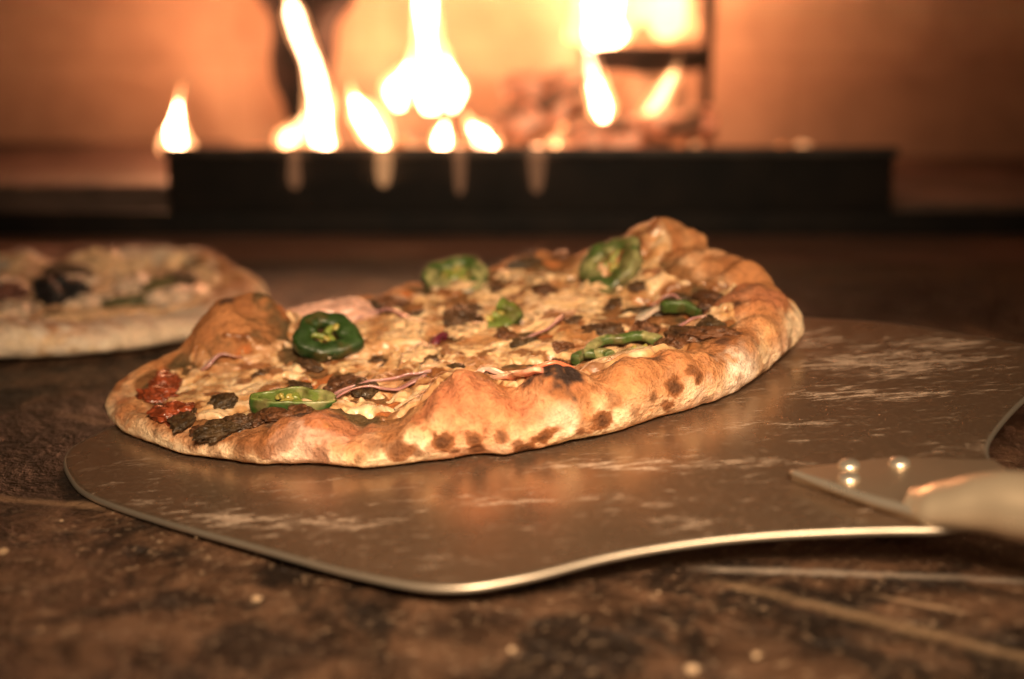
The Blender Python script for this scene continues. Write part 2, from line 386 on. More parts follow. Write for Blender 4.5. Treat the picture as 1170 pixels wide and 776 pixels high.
# ember bed (uncountable)
bm = bmesh.new()
for i in range(330):
    x = random.uniform(-.19, .19)+.011; y = .93+random.uniform(-.06, .06); z = random.uniform(.012, .034)
    r = random.uniform(.005, .010)
    res = bmesh.ops.create_icosphere(bm, subdivisions=1, radius=r)
    e = Euler((random.random()*6, random.random()*6, random.random()*6)).to_matrix()
    for v_ in res['verts']:
        v_.co = e @ Vector((v_.co.x*1.3, v_.co.y, v_.co.z*.7))*random.uniform(.85, 1.15)+Vector((x, y, z))
o = link('ember_bed', bm_mesh(bm, 'ember_bed', False), M_ember)
tag(o, 'bed of glowing embers filling the iron fire tray', 'embers', kind='stuff')

# logs
def log(name, a, b_, r, m, label, seed, taper=.85):
    a = Vector(a); b_ = Vector(b_); n = 7
    pts = [a.lerp(b_, i/(n-1))+Vector((random.uniform(-1, 1), random.uniform(-1, 1), random.uniform(-1, 1)))*r*.08 for i in range(n)]
    me = tube(name, [(p-a) for p in pts], [r*(.7 if i == 0 else 1)*lerp(1, taper, i/(n-1)) for i in range(n)], 26, 1., .01, 8, seed)
    o = link(name, me, m, None, a); tag(o, label, 'firewood'); return o
log('charred_log', (FX(322), 1.05, FZ(178)), (FX(338), 1.05, FZ(-90)), .012, M_char, 'upright charred black log leaning on the oven wall behind the tall curved flame', 1, 3.9)
log('split_log', (FX(560), .955, FZ(150)), (FX(668), .985, FZ(118)), .012, M_ashlog, 'ashy split log glowing red among the low flames at the middle of the tray', 3)
log('split_log', (FX(575), .99, FZ(110)), (FX(690), 1.0, FZ(88)), .011, M_ashlog, 'topmost split log of the pile, lying below the brightest flame', 4)
log('split_log', (FX(640), .94, FZ(165)), (FX(812), .955, FZ(140)), .012, M_ashlog, 'ash covered log lying along the tray rim under the two slanting flames', 5)
log('charred_log', (FX(668), .995, FZ(72)), (FX(818), .985, FZ(70)), .0085, M_char, 'horizontal charred stick under the brightest flame at the top right of the fire', 6)
log('charred_log', (FX(815), 1.0, FZ(178)), (FX(816), 1.0, FZ(-50)), .0042, M_char, 'thin upright black stick at the right end of the fire', 7)
log('split_log', (FX(775), 1.03, FZ(182)), (FX(762), 1.05, FZ(92)), .024, plain('pale_hot_wood', (.42, .27, .18), (.6, .42, .30), 40, .9, .003), 'thick pale log end standing behind the slanting right hand flame', 8)

# flames
def flame(pts, m, label, y=.95, flat=.7, seed=0):
    P = [(FX(a), y+.004*math.sin(i*1.7+seed), FZ(b_)) for i, (a, b_, r) in enumerate(pts)]
    R = [r*.00030*(1+.12*math.sin(i*2.3+seed)) for a, b_, r in pts]; base = Vector(P[0])
    me = tube('flame', [Vector(p)-base for p in P], R, 28, flat, .004, 12, seed)
    o = link('flame', me, m, None, base); tag(o, label, 'flame', 'flames burning in the fire tray')
    R2 = [r*1.75+.0006 for r in R]; tip = Vector(P[-1])+(Vector(P[-1])-Vector(P[-2]))*.8+Vector((.002*math.sin(seed*2.1), 0, .004))
    me = tube('flame_sheath', [Vector(p)-base for p in P[:-1]]+[Vector(P[-1])-base, tip-base], R2[:-1]+[max(R2[-1], .0016), .0003], 28, flat, .005, 12, seed+50)
    link('flame_sheath', me, M_sheath if m is M_flame else M_sheath_o, o); return o
flame([(211, 178, 8), (211, 165, 19), (211, 148, 17), (213, 128, 9), (214, 112, 2)], M_flame, 'small separate teardrop flame at the far left end of the tray', .93, seed=1)
flame([(372, 182, 10), (372, 165, 23), (370, 140, 20), (368, 110, 18), (362, 70, 16), (353, 40, 14), (345, 15, 13), (340, 0, 5)], M_flame, 'tall curved flame bending left in front of the charred upright log', .94, seed=2)
flame([(325, 178, 8), (330, 160, 18), (345, 145, 16), (350, 130, 3)], M_flame_o, 'low orange flame at the left foot of the tall curved flame', .955, seed=3)
flame([(444, 188, 6), (440, 170, 14), (430, 148, 15), (418, 125, 14), (410, 108, 5)], M_flame, 'short slanting flame just right of the tall curved flame', .935, seed=4)
flame([(488, 132, 10), (488, 112, 25), (488, 85, 20), (485, 45, 13), (484, 10, 13), (482, -30, 10), (481, -60, 2)], M_flame, 'tallest straight flame rising out of the picture at the centre', 1.0, seed=5)
flame([(452, 128, 8), (448, 108, 17), (455, 94, 10), (466, 76, 3)], M_flame, 'rounded flame lobe at the left foot of the tallest straight flame', .995, seed=6)
flame([(512, 130, 8), (519, 108, 16), (515, 92, 9), (506, 70, 3)], M_flame, 'rounded flame lobe at the right foot of the tallest straight flame', .99, seed=7)
flame([(508, 178, 4), (507, 165, 13), (508, 150, 13), (510, 138, 3)], M_flame, 'small round flame left of its wider neighbour at the tray centre', .93, seed=8)
flame([(562, 180, 5), (560, 166, 20), (550, 152, 20), (540, 140, 6)], M_flame, 'wide low flame right of the small round flame at the tray centre', .93, seed=9)
flame([(640, 172, 4), (640, 162, 11), (641, 152, 8), (641, 144, 3)], M_flame_o, 'smallest orange flame between the low centre flames and the logs', .93, seed=10)
flame([(694, 62, 12), (694, 44, 38), (692, 15, 40), (698, -25, 36), (705, -80, 30), (712, -120, 6)], M_flame, 'broadest brightest flame at the top right above the charred stick', 1.02, .4, seed=11)
flame([(770, 50, 16), (775, 30, 38), (776, 0, 34), (772, -40, 26), (770, -80, 8)], M_glow_d, 'dim orange glow filling the gap right of the broadest flame', 1.05, .4, seed=12)  # faint volume added for the glow beside the broadest flame
flame([(690, 138, 6), (688, 122, 15), (680, 95, 13), (674, 70, 11), (672, 55, 5)], M_flame, 'slanting white flame hanging below the broadest flame', .96, seed=13)
flame([(738, 142, 6), (742, 128, 15), (752, 110, 16), (764, 90, 9), (772, 74, 3)], M_flame_o, 'slanting orange flame leaning right, nearest the pale log end', .955, seed=14)
for i, (x, y0, y1, r, lab) in enumerate(((348, 176, 212, 8, 'small orange glow piece imitating a fire reflection on the tray front below the low orange flame'),
                                  (445, 176, 210, 10, 'brighter glow piece imitating a fire reflection on the tray front below the short slanting flame'),
                                  (528, 174, 218, 8, 'thin orange glow piece imitating a fire reflection on the tray front at its middle'),
                                  (612, 174, 216, 7, 'faintest glow piece imitating a fire reflection on the tray front, rightmost of the four'))):
    k = .000545  # glowing shapes hung on the tray front in place of reflected firelight
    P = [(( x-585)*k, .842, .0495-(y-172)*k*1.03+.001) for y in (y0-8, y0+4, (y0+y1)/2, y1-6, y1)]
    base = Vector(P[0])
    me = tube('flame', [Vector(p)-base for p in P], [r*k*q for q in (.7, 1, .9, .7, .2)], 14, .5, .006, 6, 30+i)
    o = link('flame', me, M_flame_o if i == 1 else M_glow_d, None, base); tag(o, lab, 'flame', 'flames burning in the fire tray')

# ---------------------------------------------------------------- pizza
PC = Vector((-.02610877, .54741296, .0173416)); PN = Vector((-.07809756, -.05102782, .99563896))
PX = Vector((.99694572, -.00399736, .07799519)); PY = Vector((0, .99868923, .05118415))
PM = Matrix((PX, PY, PN)).transposed().to_4x4(); PM.translation = PC

def make_base(table, P0, domes, zi, sag, seed, nth=900, nst=250, noise_amp=1.):
    """returns function surface(theta, s) evaluated on a grid: positions (nth*nst,3)"""
    T = sorted(table); a = np.array([t[0] for t in T], float); 
    a3 = np.concatenate([a-360, a, a+360])
    def per(k):
        v = np.array([t[k] for t in T]); v3 = np.concatenate([v]*3)
        g = np.arange(0, 360, .5); y = np.interp(g, a3, v3)
        ker = np.hanning(17); ker /= ker.sum(); y = np.convolve(np.concatenate([y[-20:], y, y[:20]]), ker, 'same')[20:-20]
        return lambda th: np.interp(np.degrees(th) % 360, np.append(g, 360), np.append(y, y[0]))
    fR, fH, fW = per(1), per(2), per(3)
    th = np.linspace(0, 2*math.pi, nth, endpoint=False)
    R, H, W = fR(th), fH(th), fW(th)
    ring_ = np.stack([np.cos(th)*5, np.sin(th)*5, th*0], 1)
    W = W*(1+.22*vnoise(ring_*1.3, seed+70)+.10*vnoise(ring_*3, seed+71)); H = H*(1+.10*vnoise(ring_*1.6, seed+72)+.06*vnoise(ring_*4, seed+73))
    jit = .0018*vnoise(np.stack([np.cos(th)*4, np.sin(th)*4, th*0], 1), seed)+.0009*vnoise(np.stack([np.cos(th)*13, np.sin(th)*13, th*0], 1), seed+4)
    R = R+jit*noise_amp
    # s: interior 0..a, outer arc a..b, underside b..1
    n1 = int(nst*.64); n2 = int(nst*.28); n3 = nst-n1-n2
    V = np.zeros((nth, nst, 3)); RN = np.zeros((nth, nst)); UP = np.zeros((nth, nst))
    ao = .40*W; rc = R-ao; zc = .42*H
    u = np.linspace(0, 1, n1)**.85
    r = rc[:, None]*u[None, :]
    k = np.clip((r-(R-W*1.5)[:, None])/((W*1.5-ao)[:, None]), 0, 1); k = k*k*(3-2*k)
    zin = np.minimum(zi-sag*np.exp(-(r/.05)**2), (H*.92)[:, None])
    z = zin*(1-k)+H[:, None]*k
    V[:, :n1, 0] = r; V[:, :n1, 2] = z; RN[:, :n1] = r-R[:, None]; UP[:, :n1] = 1
    t = np.linspace(math.pi/2, -math.pi/2*.93, n2+1)[1:]
    V[:, n1:n1+n2, 0] = rc[:, None]+ao[:, None]*np.cos(t)[None, :]**.8
    V[:, n1:n1+n2, 2] = np.where(t > 0, zc[:, None]+(H-zc)[:, None]*np.sin(t)[None, :], zc[:, None]*(1+np.sin(t)[None, :]))
    RN[:, n1:n1+n2] = 0
    e = V[:, n1+n2-1].copy(); q = np.linspace(0, 1, n3+1)[1:]
    V[:, n1+n2:, 0] = e[:, 0:1]*(1-q)[None, :]+.001; V[:, n1+n2:, 2] = e[:, 2:3]*(1-q)[None, :]**6
    rr = V[:, :, 0].copy()
    V[:, :, 0] = P0[0]+rr*np.cos(th)[:, None]; V[:, :, 1] = P0[1]+rr*np.sin(th)[:, None]
    P = V.reshape(-1, 3)
    top = np.clip(P[:, 2]/.006, 0, 1)
    for (x, y, rad, hh, *rest) in domes:
        asp = rest[0] if rest else 1.
        d = np.sqrt((P[:, 0]-x)**2+((P[:, 1]-y)*asp)**2)/rad
        P[:, 2] += hh*(np.clip(1-d*d*.5, 0, 1)**2 if hh < .008 else np.clip(1-d*d*.55, 0, 1)**1.1)*top
    info = dict(nth=nth, nst=nst, n1=n1, n2=n2, th=np.repeat(th, nst), rr=rr.ravel(), R=np.repeat(R, nst), W=np.repeat(W, nst), H=np.repeat(H, nst))
    return P, info
def normals(P, nth, nst):
    G = P.reshape(nth, nst, 3)
    du = np.roll(G, -1, 0)-np.roll(G, 1, 0); dv = np.gradient(G, axis=1)
    n = np.cross(du, dv); n /= np.linalg.norm(n, axis=2)[:, :, None]+1e-12
    n = n.reshape(-1, 3)
    return -n
def up_fix(n, info):
    # orient: interior normals must point up
    G = n.reshape(info['nth'], info['nst'], 3)
    if G[:, info['n1']//2, 2].mean() < 0: n = -n
    return n

GOLD = np.array([.64, .385, .185]); PALE = np.array([.72, .55, .37]); ORANGE = np.array([.46, .19, .07]); BROWN = np.array([.26, .095, .03]); CHAR = np.array([.028, .014, .010])
RED = np.array([.50, .17, .085]); FLOUR = np.array([.86, .74, .62])

def build_pizza(table, P0, domes, zi, sag, seed, parent, spots, tints, chars, flours, cheese_cover, bias=0., nth=900, nst=250, cheese_amt=1.):
    P, I = make_base(table, P0, domes, zi, sag, seed, nth, nst)
    nrm = up_fix(normals(P, nth, nst), I)
    und = np.arange(len(P)).reshape(nth, nst) >= 0
    idx = np.tile(np.arange(nst), nth)
    isout = (idx >= I['n1']-6) & (idx < I['n1']+I['n2'])
    outer = np.clip((I['rr']-(I['R']-I['W']*.95))/(I['W']*.35), 0, 1)   # 1 on rim, 0 on interior
    under = idx >= I['n1']+I['n2']-1
    Pb = P.copy()
    lo = fbm(P, .022, 3, seed+1); mid = fbm(P, .008, 3, seed+2); fine = fbm(P, .0028, 3, seed+3)
    wd1, wd2, wid = worley(P+.002*np.stack([lo, mid, lo], 1), .013, seed+5)
    blister = np.clip(1-wd1*1.7, 0, 1)**1.5*(wid > .45)
    amp = np.where(under, 0, 1)*np.clip(P[:, 2]/.004, 0.15, 1)
    wb1, _, wbi = worley(P+.001*np.stack([mid, lo, fine], 1), .0062, seed+7)
    blister2 = np.clip(1-wb1*1.8, 0, 1)**1.2*(wbi > .55)*sst(.35, .8, P[:, 2]/np.maximum(I['H'], .004))
    disp = amp*(lo*.0013+mid*.0009+fine*.00038+outer*blister*.0022+outer*blister2*.0009+outer*(.5-np.abs(mid))*.0008)
    # craggy topping area
    rid = 1-np.abs(fbm(P, .006, 3, seed+11))*2
    disp += amp*(1-outer)*(rid*.0007+mid*.0006)
    P = P+nrm*disp[:, None]
    P[:, 2] = np.maximum(P[:, 2], .0002)
    # ---- colour of crust
    n = len(P); z = P[:, 2]
    c = np.tile(GOLD, (n, 1))
    c = cmix(c, PALE, np.clip(sst(-.25, .2, fbm(P, .02, 3, seed+20))*.8+.35*(1-sst(.3, .7, z/np.maximum(I['H'], .004))), 0, 1))
    hz = z/np.maximum(I['H'], .004)
    # browned upper side of the rim
    tb = outer*sst(.60, .98, hz+.42*fbm(P, .013, 4, seed+21)+.15*fine)
    c = cmix(c, ORANGE, tb*.74)
    eb = sst(.05, .4, outer)*(1-sst(.6, 1., outer))*(idx < I['n1']); c = cmix(c, BROWN*.9, eb*sst(-.3, .3, mid+fine)*.75)
    c = cmix(c, CHAR, outer*blister2*sst(.55, .8, wbi)*sst(.7, .95, hz)*.8)
    crest = outer*sst(.12, .62, fbm(P, .009, 4, seed+22)+.55*sst(.8, 1.1, hz))*sst(.6, .95, hz)
    c = cmix(c, BROWN*1.15, crest*.8)
    c = cmix(c, BROWN*1.3, outer*sst(.22, .5, fbm(P, .006, 4, seed+24))*.55*sst(.25, .6, hz))
    c = c*(1+.32*fine+.16*mid)[:, None]
    s4, _, i4 = worley(P, .0034, seed+36); c = cmix(c, BROWN*1.3, (1-sst(.12, .3, s4))*(i4 > .72)*outer*.6)
    c = cmix(c, PALE*1.12, outer*sst(.15, .4, fbm(P, .0075, 4, seed+37))*(1-sst(.55, .9, hz))*.6)
    c = cmix(c, RED*.8, outer*sst(.12, .4, fbm(P, .011, 4, seed+38))*sst(.6, .9, hz)*.35)
    # leopard spots
    s1, _, sid = worley(P+np.stack([mid, fine, mid], 1)*.0012, .0125, seed+30)
    rs = .16+.22*sid
    ring = (1-sst(rs*.85, rs, s1))*(sid > .52)
    c = cmix(c, BROWN*1.1, ring*outer*(.25+.6*sid)*sst(.1, .25, hz))
    s2, _, sid2 = worley(P, .0055, seed+33)
    c = cmix(c, BROWN*1.4, (1-sst(.15, .28, s2))*(sid2 > .78)*outer*.55)
    # topping zone: sauce with oil and herbs
    sn = fbm(P, .010, 4, seed+40)
    sauce = cmix(cmix(np.tile([.20, .085, .028], (n, 1)), (.085, .05, .018), sst(-.1, .3, sn)), (.42, .13, .035), sst(.15, .4, fbm(P, .014, 3, seed+41)))
    k = (1-outer)*(idx < I['n1']); k = sst(.1, .5, k+mid*.25)
    c = c*(1-k[:, None])+sauce*k[:, None]
    # toasted rim of the bottom
    c = cmix(c, BROWN*.8, (1-sst(.0006, .0022, z+.0006*mid))*.8)
    c = cmix(c, (.10, .05, .025), under*1.)
    wob = (fbm(P, .004, 3, seed+50)*.35+fine*.1)
    GO = P.reshape(nth, nst, 3)
    for (x, y, zz, r, col, st) in flours+tints+spots+chars:
        if col in ('spot', 'flour'):   # settle the mark on the outer face of the rim
            tt = int(round((math.atan2(y-P0[1], x-P0[0]) % (2*math.pi))/(2*math.pi)*nth)) % nth
            colm = GO[tt, I['n1']-4:I['n1']+I['n2']-1]; q = colm[np.argmin(np.abs(colm[:, 2]-zz))]; x, y, zz = q
        d = np.sqrt((P[:, 0]-x)**2+(P[:, 1]-y)**2+((P[:, 2]-zz)*(1. if col in ('spot', 'flour') else .45))**2)/r+wob*(2 if r > .008 else 1)
        if col == 'spot':
            s = 1-sst(.80, 1.02, d+wob*1.3+.12*mid); c = cmix(c, BROWN*.85, s*min(1, st*1.25)); c = cmix(c, BROWN*.3, (1-sst(.15, .8, d+wob))*st)
        elif col == 'char':
            s = 1-sst(.7, 1.15, d); c = cmix(c, CHAR, s*st); c = cmix(c, BROWN, (1-sst(1.0, 1.5, d))*(1-s)*.6)
        else:
            c = cmix(c, {'red': RED, 'orange': ORANGE, 'flour': FLOUR, 'brown': BROWN, 'gold': GOLD}[col], (1-sst(.5, 1.25, d))*st)
    F = grid_faces(nth, nst, True)
    me = mesh_np('crust', P, F, True, np.clip(c, 0, 1)); crust = link('crust', me, M_crust, parent)
    # ---- cheese
    ni = int(I['n1']); sel = np.arange(nth*nst).reshape(nth, nst)[:, :ni].ravel()
    Q = P[sel]; nq = nrm[sel]; out = outer[sel]; rel = (I['R']-I['rr'])[sel]
    cn = fbm(Q, .017, 4, seed+60); cn2 = fbm(Q*np.array([1, 1.6, 1]), .007, 3, seed+61)
    edge = sst(cheese_cover, cheese_cover+.010, rel+.006*fbm(Q, .02, 3, seed+62))
    cover = np.clip(.60+bias+cn*1.3+cn2*.5, 0, 1.1)*edge*(1-sst(.019, .024, Q[:, 2]))
    for (x, y, r, a_) in cheese_domes(seed):
        d = np.sqrt((Q[:, 0]-x)**2+(Q[:, 1]-y)**2)/r
        cover += a_*(1-sst(.5, 1.2, d))
    mask = sst(.22, .66, cover)
    w1, w2, wi = worley(Q*np.array([1, 1.3, 1])+.004*np.stack([cn, cn2, cn], 1), .0135, seed+63)
    lump = np.clip(1-w1*1.15, 0, 1)**.8
    bub, _, bi = worley(Q, .0075, seed+64)
    bub = np.clip(1-bub*2., 0, 1)*(bi > .55)
    cr = 1-np.abs(fbm(Q*np.array([1, 1.2, 1]), .010, 3, seed+69))*3
    th_ = -.0020+mask*(.0030+.0009*lump*(.4+wi)+.0004*cn2+.0009*cn+.0010*bub-.0004*np.clip(cr, 0, 1)**3+.00010*fbm(Q, .0022, 2, seed+73))
    Qc = Q+nq*(th_*cheese_amt)[:, None]
    cc = np.tile([.55, .36, .19], (len(Q), 1))
    cc = cmix(cc, (.40, .20, .075), sst(-.1, .3, fbm(Q, .018, 3, seed+65))*.7)
    cc = cmix(cc, (.68, .51, .33), sst(.0, .32, cn2)*.65)
    cc = cmix(cc, (.27, .10, .03), sst(-.02, .24, fbm(Q, .013, 4, seed+66))*(1-lump*.4)*.8)
    br = sst(.14, .27, fbm(Q*np.array([1, 1.5, 1]), .0095, 4, seed+67))
    cc = cmix(cc, (.14, .045, .014), br*.85); cc = cmix(cc, (.16, .055, .016), bub*(bi > .8)*1.)
    cc = cmix(cc, (.24, .10, .03), (1-sst(.3, .85, mask))*.9)
    cc = cmix(cc, (.30, .13, .045), np.clip(cr, 0, 1)**4*.6)
    cc = cc*(1+.22*fbm(Q, .003, 3, seed+80))[:, None]
    s6, _, i6 = worley(Q, .0032, seed+81); cc = cmix(cc, (.10, .045, .015), (1-sst(.12, .26, s6))*(i6 > .8)*.8)
    me = mesh_np('cheese', Qc, grid_faces(nth, ni, True), True, np.clip(cc, 0, 1))
    ch = link('cheese', me, M_cheese, parent)
    return crust, ch, P, I
def cheese_domes(seed):
    if seed == 3: return [(-.07, -.075, .025, .6), (.03, -.03, .03, .25), (-.02, -.07, .022, .4), (.07, .0, .02, .25), (.08, .0, .016, .5), (.02, -.105, .012, .4), (-.058, -.09, .018, .5)]
    return []

# height of the finished surface under a local point
def height_at(P, I, x, y):
    ni = I['n1']; G = P.reshape(I['nth'], I['nst'], 3)[:, :ni].reshape(-1, 3)
    d = (G[:, 0]-x)**2+(G[:, 1]-y)**2; j = np.argpartition(d, 6)[:6]
    return float(G[j, 2].mean())

table = [(193,.121,.008,.014),(208,.1143,.0080,.014),(220,.108,.0068,.015),(229,.1027,.0075,.018),(238,.0989,.0085,.020),(246,.0961,.0110,.022),(255,.0944,.0095,.019),(264,.0944,.0095,.019),(272,.0950,.0165,.026),(280,.0955,.0195,.030),(288,.0972,.0125,.021),(296,.0982,.0160,.024),(305,.1008,.0168,.023),(314,.1041,.0160,.022),(324,.1084,.0152,.020),(334,.1149,.0152,.020),(344,.1212,.0170,.021),(354,.1270,.0180,.022),
 (0,.1340,.0165,.022),(4,.1300,.0205,.024),(11,.1235,.0250,.026),(15,.1201,.0265,.026),(26,.1190,.0305,.036),(34,.1147,.0335,.038),(39,.1114,.0290,.034),(48,.1097,.0180,.022),(61,.1062,.0175,.020),(69,.0974,.0130,.016),(78,.0900,.0120,.014),(88,.0854,.0120,.014),(99,.0807,.0120,.014),(108,.0729,.0120,.014),(120,.0668,.0130,.014),(132,.0700,.0130,.014),(150,.0746,.0130,.014),(164,.0780,.0150,.016),(172,.0860,.0160,.016),(179,.1000,.0130,.015),(185,.1140,.0105,.014)]
domes = [(-.076, -.034, .0160, .0145), (-.060, -.026, .011, .007), (.111, -.050, .012, .0085), (.100, -.058, .009, .003), (.0175, -.120, .014, .005), (.006, -.118, .010, .002), (-.039, -.123, .013, .0045), (.0415, -.1225, .0090, .0085, 1.1), (.072, -.106, .018, .0035), (.118, -.020, .010, .004), (.096, .018, .016, .004), (.034, .040, .012, .006), (.090,-.098,.012,.002)]
big = empty('pizza'); big.matrix_world = PM
tag(big, 'freshly baked pizza with green chilli rings and browned cheese lying on the steel peel', 'pizza')
spots = [(0.0056, -0.138, 0.0088, 0.0042, 'spot', 0.9), (-0.0019, -0.1382, 0.0058, 0.0028, 'spot', 0.5), (0.0148, -0.1374, 0.0084, 0.0034, 'spot', 0.7), (0.0158, -0.1382, 0.0043, 0.0028, 'spot', 0.6), (-0.0075, -0.1375, 0.0068, 0.0042, 'spot', 0.6), (-0.0147, -0.1361, 0.0079, 0.003, 'spot', 0.35), (0.0539, -0.1278, 0.0059, 0.0052, 'spot', 1.0), (0.0317, -0.1366, 0.0016, 0.0032, 'spot', 0.9), (0.0361, -0.1342, 0.0063, 0.0035, 'spot', 0.8), (0.0233, -0.1366, 0.0077, 0.0025, 'spot', 0.6), (-0.0514, -0.1271, 0.0071, 0.0045, 'spot', 0.45), (-0.0425, -0.1291, 0.0096, 0.0045, 'spot', 0.35), (-0.0667, -0.1218, 0.0032, 0.0045, 'spot', 0.45), (0.076, -0.116, 0.0049, 0.004, 'spot', 0.75), (-0.0559, -0.1254, 0.0062, 0.004, 'spot', 0.4), (0.0771, -0.1132, 0.0118, 0.0045, 'spot', 0.95), (0.0839, -0.1079, 0.0124, 0.004, 'spot', 0.8), (0.0699, -0.1184, 0.0107, 0.002, 'spot', 0.5), (0.0469, -0.1305, 0.0055, 0.0025, 'spot', 0.6), (0.0639, -0.1226, 0.0075, 0.003, 'spot', 0.35), (0.0092, -0.1385, 0.005, 0.002, 'spot', 0.6), (0.0586, -0.1242, 0.0129, 0.003, 'spot', 0.3), (0.0891, -0.1064, 0.0039, 0.004, 'spot', 0.35), (0.1006, -0.096, 0.0038, 0.004, 'spot', 0.4), (0.1114, -0.0833, 0.0031, 0.004, 'spot', 0.35), (0.1222, -0.0647, 0.0055, 0.004, 'spot', 0.5), (-0.0191, -0.136, 0.0047, 0.0025, 'spot', 0.4), (-0.0315, -0.133, 0.0059, 0.003, 'spot', 0.4), (-0.0745, -0.1166, 0.0055, 0.003, 'spot', 0.4), (-0.0899, -0.1055, 0.0053, 0.003, 'spot', 0.4), (0.0412, -0.1334, 0.0018, 0.002, 'spot', 0.5), (0.028, -0.1365, 0.0056, 0.0018, 'spot', 0.5)]
tints = [(0.0184, -0.1349, 0.02, 0.017, 'red', 0.49), (0.0065, -0.1358, 0.0199, 0.012, 'red', 0.39), (-0.0378, -0.1294, 0.0137, 0.012, 'red', 0.45), (-0.024, -0.1332, 0.0121, 0.009, 'red', 0.33), (0.0339, -0.1337, 0.0126, 0.007, 'red', 0.33), (0.0705, -0.1162, 0.0178, 0.018, 'orange', 0.56), (0.0884, -0.1041, 0.0137, 0.012, 'orange', 0.39), (-0.054, -0.1247, 0.0111, 0.009, 'brown', 0.5), (-0.0972, -0.0964, 0.0101, 0.006, 'orange', 0.28), (.111,-.052,.024,.014,'red',0.45),(.109,-.025,.028,.010,'brown',.6),(.118,-.035,.026,.012,'orange',.8),(-.078,-.038,.022,.016,'orange',.8),(-.086,-.040,.014,.010,'brown',.8),(-.075,-.030,.034,.010,'brown',.8),(.095,.018,.034,.015,'orange',.6),(.088,.022,.036,.006,'char',.6),(.104,-.083,.013,.009,'brown',.7),(.115,-.07,.016,.010,'orange',.7)]
flours = [(-0.0385, -0.1314, 0.0058, 0.011, 'flour', 0.55), (0.1022, -0.0948, 0.0032, 0.012, 'flour', 0.8), (0.0875, -0.1082, 0.0032, 0.01, 'flour', 0.6), (0.1195, -0.071, 0.003, 0.009, 'flour', 0.6), (0.0418, -0.1315, 0.0097, 0.007, 'flour', 0.3)]
chars = [(.0415,-.1215,.026,.0092,'char',1.),(-.039,-.1175,.0165,.0065,'char',.9),(-.048,-.1150,.011,.005,'char',.7),(.016,-.104,.021,.004,'char',.6),(.0,-.101,.016,.004,'char',.6),(.078,-.090,.018,.004,'char',.6),(-.062,-.111,.009,.004,'char',.6),(.034,.040,.024,.007,'char',.95),(-.078,-.034,.031,.0035,'char',.8),(.068,-.0935,.0165,.004,'char',.5)]
chars += [(.107,-.060,.026,.0035,'char',.7),(.118,-.045,.025,.0030,'char',.6),(.112,-.012,.030,.0032,'char',.7),(.100,.012,.034,.0030,'char',.7),(.083,.024,.034,.0040,'char',.8),(.074,-.108,.021,.0028,'char',.7),(.060,-.113,.021,.0032,'char',.8),(.091,-.098,.019,.0030,'char',.7),(.023,-.114,.023,.0025,'char',.6),(-.028,-.121,.013,.0028,'char',.7),(-.068,-.106,.010,.0030,'char',.6),(-.098,-.060,.012,.0030,'char',.5),(-.084,-.030,.027,.0045,'char',.7),(.050,-.101,.016,.0035,'char',.8),(.008,-.108,.018,.0030,'char',.7),(.098,-.088,.016,.0035,'char',.7)]
crust, cheese, BP, BI = build_pizza(table, (0, -.045), domes, .0115, .001, 3, big, spots, tints, chars, flours, .0105)
def hz(x, y): return height_at(BP, BI, x, y)

# toppings, each a part of its pizza
def crumble(r, seed, col, parent, loc, sc=(1, 1, .7), name='sausage_crumble', m=None, amp=.55, rot=None, rough=1.):
    bm = bmesh.new(); bmesh.ops.create_icosphere(bm, subdivisions=5 if r > .0045 else 4, radius=1); me = bm_mesh(bm, name)
    V = np.zeros(len(me.vertices)*3); me.vertices.foreach_get('co', V); V = V.reshape(-1, 3)
    d = 1+amp*fbm(V+seed*3.1, .9, 3, seed)+(.05+.11*rough)*fbm(V, .25, 3, seed+9)
    w1, w2, _ = worley(V+seed, .45, seed); w2_, _, _ = worley(V*1.1+seed*2, .22, seed+4); d = d+rough*(.30*(.5-w1)+.10*(.5-w2_))
    V = V*d[:, None]*np.array(sc)*r; me.vertices.foreach_set('co', V.ravel()); me.update()
    U = V/r
    c = np.tile(col, (len(V), 1)).astype(float); c = cmix(c, np.array(col)*(.35 if rough else .6), sst(-.1, .3, fbm(U, .35, 3, seed+2))*(.4+.4*rough))
    c = cmix(c, np.array(col)*2.0+.02, (1-sst(.1, .3, w1))*.5*rough)
    setcol(me, np.clip(c, 0, 1))
    return link(name, me, m or M_meat, parent, loc, rot or (0, 0, seed*1.3))
MC = [(.075, .034, .012), (.085, .032, .011), (.055, .030, .010), (.12, .045, .016)]
